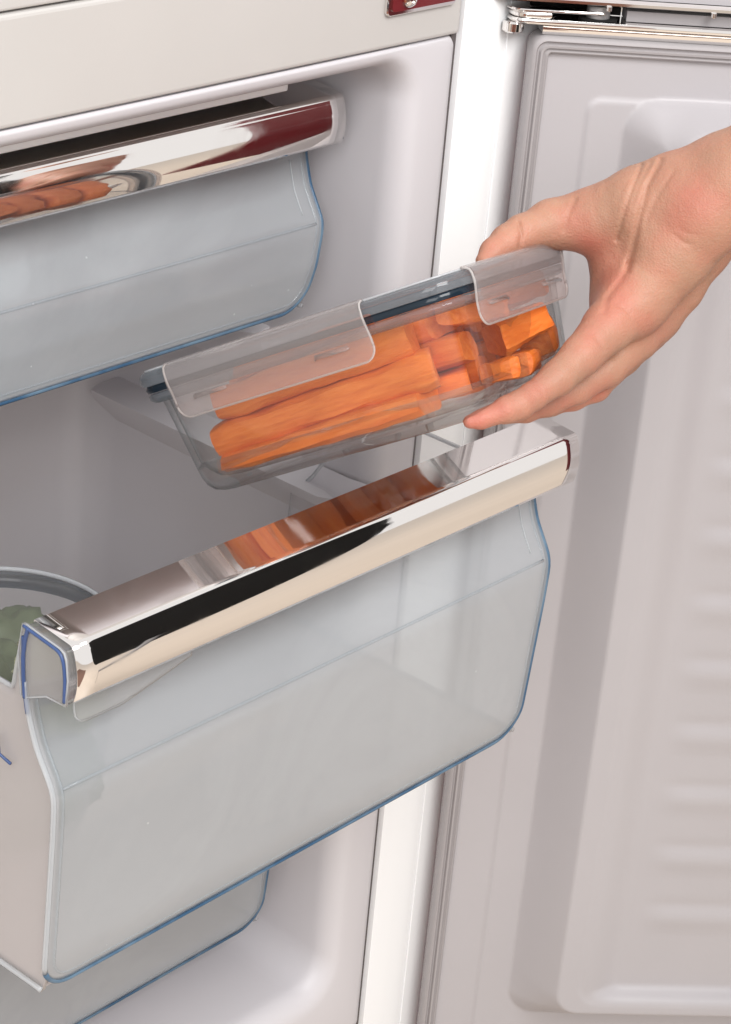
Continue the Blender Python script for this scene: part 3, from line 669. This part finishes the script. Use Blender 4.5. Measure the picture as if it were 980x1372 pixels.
# (s0,l0,n0) near end -> (s1,l1,n1) far left end
CS = [
 (0.029, 0.050, -0.059, 0.031, 0.198, -0.061, 0.028, 0.015, 'lowest thin carrot stick along the front glass wall of the container'),
 (0.030, 0.040, -0.041, 0.031, 0.204, -0.046, 0.029, 0.024, 'long carrot stick second from the bottom of the front row'),
 (0.029, 0.048, -0.020, 0.030, 0.190, -0.026, 0.028, 0.025, 'broad flat carrot stick of the front row, just below the long clip'),
 (0.034, 0.074, -0.005, 0.032, 0.172, -0.009, 0.026, 0.012, 'carrot stick on top of the front row, behind the long clip'),
 (0.056, 0.034, -0.055, 0.058, 0.194, -0.055, 0.022, 0.018, 'bottom carrot stick one row behind the front glass'),
 (0.053, 0.026, -0.036, 0.058, 0.194, -0.036, 0.023, 0.019, 'second-row carrot stick in the lower middle, cut end towards the fingers'),
 (0.056, 0.040, -0.016, 0.058, 0.190, -0.018, 0.024, 0.019, 'second-row carrot stick high up, its cut end beside the short clip'),
 (0.082, 0.036, -0.054, 0.083, 0.196, -0.054, 0.024, 0.020, 'bottom carrot stick in the middle of the container'),
 (0.083, 0.044, -0.018, 0.083, 0.196, -0.020, 0.026, 0.022, 'upper carrot stick in the middle of the container'),
 (0.112, 0.040, -0.050, 0.113, 0.196, -0.050, 0.028, 0.026, 'bottom carrot stick in the fourth row from the front'),
 (0.112, 0.048, -0.020, 0.113, 0.196, -0.021, 0.028, 0.026, 'upper carrot stick in the fourth row from the front'),
 (0.142, 0.050, -0.050, 0.142, 0.194, -0.050, 0.024, 0.026, 'bottom carrot stick by the far glass wall'),
 (0.143, 0.044, -0.022, 0.143, 0.194, -0.023, 0.024, 0.028, 'upper carrot stick against the far glass wall'),
 (0.044, 0.026, -0.013, 0.086, 0.017, -0.020, 0.019, 0.017, 'crooked carrot chunk lying across the stick ends under the short clip'),
 (0.070, 0.014, -0.057, 0.050, 0.019, -0.055, 0.013, 0.013, 'small orange stub of carrot at the rounded near corner'),
 (0.078, 0.022, -0.038, 0.122, 0.015, -0.034, 0.024, 0.022, 'wedge-shaped carrot chunk in front of the fingers, darker orange'),
 (0.086, 0.016, -0.057, 0.118, 0.022, -0.057, 0.020, 0.016, 'low carrot chunk on the glass bottom near the fingers'),
 (0.112, 0.028, -0.012, 0.148, 0.018, -0.014, 0.020, 0.018, 'carrot chunk high at the hand end of the container'),
 (0.128, 0.020, -0.048, 0.155, 0.030, -0.040, 0.022, 0.026, 'carrot chunk in the far corner next to the palm'),
]
for i, c in enumerate(CS): carrot(*c[:8], i+1, c[8], roll=0.12*math.sin(i*2.3))
for o_ in [o for o in BT.children]: pass

# ================================================================== bowl in the pulled-out drawer
bc = Vector((-0.4475, -0.040, -0.3)); BR = 0.080
BO = thing('glass_bowl', (bc.x, bc.y, -0.445), 'round glass bowl with clear lid and grey ring inside the pulled-out drawer', 'bowl')
def circ(r, z, n=56): return [(bc.x + r*math.cos(2*math.pi*i/n), bc.y + r*math.sin(2*math.pi*i/n), z) for i in range(n)]
loft('bowl_body', [circ(BR-0.004, -0.310), circ(BR-0.006, -0.34), circ(BR-0.010, -0.38), circ(BR-0.020, -0.425), circ(BR-0.03, -0.440), circ(0.04, -0.4445)], M['glass_thin'], BO, cap1=True, ang=60)
loft('lid_ring', [circ(BR-0.008, -0.2995), circ(BR-0.003, -0.2985), circ(BR, -0.3005), circ(BR+0.001, -0.304), circ(BR, -0.309), circ(BR-0.005, -0.311)], M['seal'], BO, ang=60)
loft('lid_disc', [circ(BR-0.0045, -0.2965), circ(BR-0.0075, -0.2955), circ(BR-0.010, -0.2990), circ(BR-0.016, -0.3005), circ(0.02, -0.3005)], M['clear'], BO, cap1=True, ang=60)
tube('lid_ridge', circ(BR-0.006, -0.2965), 0.0016, M['frost'], BO, n=6, closed=True)
tube('lid_outer_ridge', circ(BR+0.001, -0.3030), 0.0018, M['lid'], BO, n=6, closed=True)
fix(BO)
def lump(name, c, r, m, seed, label, cat, sq=(1, 1, 1)):
    bm = bmesh.new(); bmesh.ops.create_icosphere(bm, subdivisions=4, radius=1)
    for v in bm.verts:
        d = 1 + 0.28*noise.noise(v.co*1.6 + Vector((seed, 0, 0))) + 0.14*noise.noise(v.co*4 + Vector((seed, 3, 0))) + (0.12*abs(noise.noise(v.co*9 + Vector((seed, 3, 5)))) if name == 'vegetable_piece' else 0)
        v.co = Vector((v.co.x*sq[0], v.co.y*sq[1], v.co.z*sq[2]))*d*r
    me = bpy.data.meshes.new(name); bm.to_mesh(me); bm.free(); me.materials.append(m)
    for p in me.polygons: p.use_smooth = True
    o = link(bpy.data.objects.new(name, me)); o.location = c; tag(o, label, cat, 'vegetables in the bowl'); return o
VG = [((-0.487, -0.060, -0.328), 0.032, 'greens', 'dark green vegetable piece by the left wall of the bowl'),
      ((-0.425, -0.070, -0.332), 0.032, 'pale_greens', 'pale green vegetable piece at the front of the bowl'),
      ((-0.455, -0.010, -0.333), 0.032, 'pale_greens', 'pale green vegetable piece at the back of the bowl'),
      ((-0.415, -0.015, -0.336), 0.030, 'greens', 'dark green vegetable piece at the right of the bowl'),
      ((-0.470, -0.085, -0.385), 0.036, 'greens', 'green vegetable piece low in the bowl, seen through the drawer front'),
      ((-0.430, -0.065, -0.402), 0.036, 'greens', 'green vegetable piece on the bottom of the bowl'),
      ((-0.450, -0.050, -0.335), 0.026, 'greens', 'mid green vegetable piece in the centre of the bowl')]
for i, (c, r, m, lb) in enumerate(VG): lump('vegetable_piece', c, r, M[m], i*3.1, lb, 'vegetable', (1.05, 1.0, 0.9))
# frosted bags in the top drawer
for i, (c, r, sq, lb) in enumerate([((-0.45, 0.125, -0.118), 0.065, (0.9, 0.8, 0.95), 'frosted white bag at the left of the top drawer'),
                                    ((-0.33, 0.16, -0.150), 0.05, (1.2, 0.8, 0.8), 'second frosted bag lying deeper in the top drawer')]):
    o = lump('frozen_food_bag', c, r, M['bag'], 11+i*5, lb, 'bag', sq); o['group'] = 'bags in the top drawer'

# ================================================================== hand
S_ = 1.0/FOC
CH = {
 'palm': [[(1120,140,1.395,62),(1045,192,1.40,58),(985,243,1.41,60),(945,285,1.415,58),(900,340,1.425,52),(858,398,1.43,44)],
          [(1120,150,1.43,58),(1040,205,1.435,54),(985,252,1.44,52),(940,330,1.455,40),(905,385,1.46,36),(872,432,1.465,28)],
          [(965,235,1.42,52),(905,262,1.425,56),(858,278,1.43,54),(808,292,1.437,44),(752,300,1.44,30)],
          [(850,300,1.445,46),(838,350,1.45,46),(836,395,1.45,43),(826,430,1.44,38)]],
 'thumb': [[(775,298,1.44,34),(735,300,1.437,29),(700,313,1.43,24.5),(680,324,1.425,22),(662,338,1.418,18),(650,350,1.412,13)]],
 'index': [[(852,400,1.428,42),(815,438,1.415,34),(780,476,1.40,27),(747,507,1.388,23),(713,532,1.378,18.5),(696,543,1.372,19),(679,549,1.368,17.5),(658,557,1.366,12.5),(645,562,1.364,12),(630,565,1.362,9.5)]],
 'middle': [[(878,425,1.46,32),(855,455,1.45,27),(812,493,1.435,25),(772,520,1.425,21.5),(735,540,1.415,17.5),(705,551,1.41,14.5),(676,558,1.405,11)]],
 'ring': [[(872,446,1.48,24),(835,480,1.47,22),(797,517,1.45,21),(768,532,1.45,17.5),(738,543,1.445,14),(715,548,1.44,11)]],
 'little': [[(872,430,1.51,20),(838,470,1.50,18),(806,500,1.49,16),(782,515,1.485,14),(762,522,1.48,11)]],
}
def cpt(p):   # camera-aligned metres: x right, y up, z towards camera
    return np.array([(p[0]-CX)*p[2]*S_, -(p[1]-CY)*p[2]*S_, -p[2]]), p[3]*p[2]*S_
allp = [cpt(p) for g in CH.values() for c in g for p in c]
lo = np.min([p - r for p, r in allp], axis=0) - 0.008; hi = np.max([p + r for p, r in allp], axis=0) + 0.008
hi[0] = min(hi[0], (1090-CX)*1.41*S_)
VX = 0.0009
dims = np.ceil((hi-lo)/VX).astype(int)
gx, gy, gz = [np.arange(d, dtype=np.float32)*VX + lo[i] for i, d in enumerate(dims)]
GX, GY, GZ = np.meshgrid(gx, gy, gz, indexing='ij')
def smin(a, b, k):
    h = np.clip(0.5 + 0.5*(b-a)/k, 0, 1); return b*(1-h) + a*h - k*h*(1-h)
def seg(a, ra, b, rb):
    d = (b-a).astype(np.float32); L2 = float(d@d)
    px, py, pz = GX-np.float32(a[0]), GY-np.float32(a[1]), GZ-np.float32(a[2])
    t = np.clip((px*d[0] + py*d[1] + pz*d[2])/L2, 0, 1)
    q = np.sqrt((px-t*d[0])**2 + (py-t*d[1])**2 + (pz-t*d[2])**2)
    return q - (ra + (rb-ra)*t).astype(np.float32)
def chain(c, k=0.004):
    pts = [cpt(p) for p in c]; out = None
    for (a, ra), (b, rb) in zip(pts, pts[1:]):
        s = seg(a, ra, b, rb); out = s if out is None else smin(out, s, k)
    return out
palm = None
for c in CH['palm']:
    s = chain(c, 0.006); palm = s if palm is None else smin(palm, s, 0.014)
fing = None
for nme in ('index', 'middle', 'ring', 'little'):
    s = chain(CH[nme][0], 0.0035); fing = s if fing is None else smin(fing, s, 0.0022)
sdf = smin(palm, fing, 0.010)
sdf = smin(sdf, chain(CH['thumb'][0], 0.004), 0.010)
# creases, drawn on the side that faces out of the palm
def groove(pts, depth, width):
    global sdf
    best = None
    for a, b in zip(pts, pts[1:]):
        D = 1.41*S_
        ax_, ay_ = (a[0]-CX)*D, -(a[1]-CY)*D; bx_, by_ = (b[0]-CX)*D, -(b[1]-CY)*D
        dx, dy = bx_-ax_, by_-ay_; px, py = GX[:, :, 0]-ax_, GY[:, :, 0]-ay_
        t = np.clip((px*dx+py*dy)/(dx*dx+dy*dy), 0, 1); q = (px-t*dx)**2 + (py-t*dy)**2
        best = q if best is None else np.minimum(best, q)
    sdf = sdf + (depth*np.exp(-best/(width*width)))[:, :, None].astype(np.float32)
groove([(862,218),(848,250),(836,285),(829,318)], 0.0015, 0.0013)
groove([(886,214),(866,250),(856,290),(850,330),(842,362)], 0.0017, 0.0017)
groove([(874,216),(856,246),(846,275)], 0.0007, 0.0013)
groove([(900,232),(876,270),(864,300)], 0.0007, 0.0014)
groove([(774,262),(764,285),(758,305)], 0.0009, 0.0015)
groove([(696,296),(700,312),(697,330)], 0.0016, 0.0011)
groove([(846,350),(833,375),(815,398),(808,420)], 0.0012, 0.0020)
groove([(900,318),(912,328),(922,331)], 0.0005, 0.0012)
groove([(905,310),(918,318),(930,319)], 0.0004, 0.0011)
groove([(820,408),(834,414),(842,420)], 0.0005, 0.0013)
groove([(792,450),(800,462),(806,472)], 0.0005, 0.0014)
groove([(708,515),(716,524),(722,534)], 0.0004, 0.0014)
g = openvdb.FloatGrid(0.05); g.copyFromArray(np.ascontiguousarray(sdf.astype(np.float32)))
vts, tris, quads = g.convertToPolygons(isovalue=0.0, adaptivity=0.0)
P = vts*VX + lo
Wd_ = np.outer(P[:, 0], RIGHT) + np.outer(P[:, 1], UP) + np.outer(P[:, 2], BACK) + CAM
org = Vector(at(860, 330, 1.43))
me = bpy.data.meshes.new('person'); me.from_pydata([tuple(v) for v in Wd_ - np.array(org)], [], [tuple(q) for q in quads] + [tuple(t) for t in tris])
me.update(); bm = bmesh.new(); bm.from_mesh(me); bmesh.ops.recalc_face_normals(bm, faces=bm.faces)
for _ in range(2): bmesh.ops.smooth_vert(bm, verts=bm.verts, factor=0.5, use_axis_x=True, use_axis_y=True, use_axis_z=True)
bm.to_mesh(me); bm.free()
me.polygons.foreach_set("use_smooth", [True]*len(me.polygons)); me.materials.append(M['skin'])
fa = me.attributes.new("flush", 'FLOAT', 'POINT')
blobs = [(928,270,38,.5),(905,300,26,.35),(826,412,26,.55),(870,440,24,.3),(790,450,20,.3),(712,525,24,.45),(672,545,20,.5),(636,563,22,.8),(800,530,18,.45),(765,545,18,.4),(770,300,26,.35),(790,330,24,.5),(820,370,26,.3),(730,560,22,.3),(655,335,20,.35),(840,380,20,.25)]
co = np.zeros(len(me.vertices)*3, dtype=np.float32); me.vertices.foreach_get('co', co); co = co.reshape(-1, 3) + np.array(org) - CAM
dd = -(co@BACK); pxx = CX + FOC*(co@RIGHT)/dd; pyy = CY - FOC*(co@UP)/dd
fl_ = np.zeros(len(co))
for bx_, by_, r, s in blobs: fl_ += s*np.exp(-((pxx-bx_)**2 + (pyy-by_)**2)/(r*r))
fa.data.foreach_set('value', np.clip(fl_, 0, 1).astype(np.float32))
hand = link(bpy.data.objects.new('person', me)); hand.location = org
tag(hand, "person's bare hand and wrist gripping the glass container from the right, thumb on its lid", 'person')
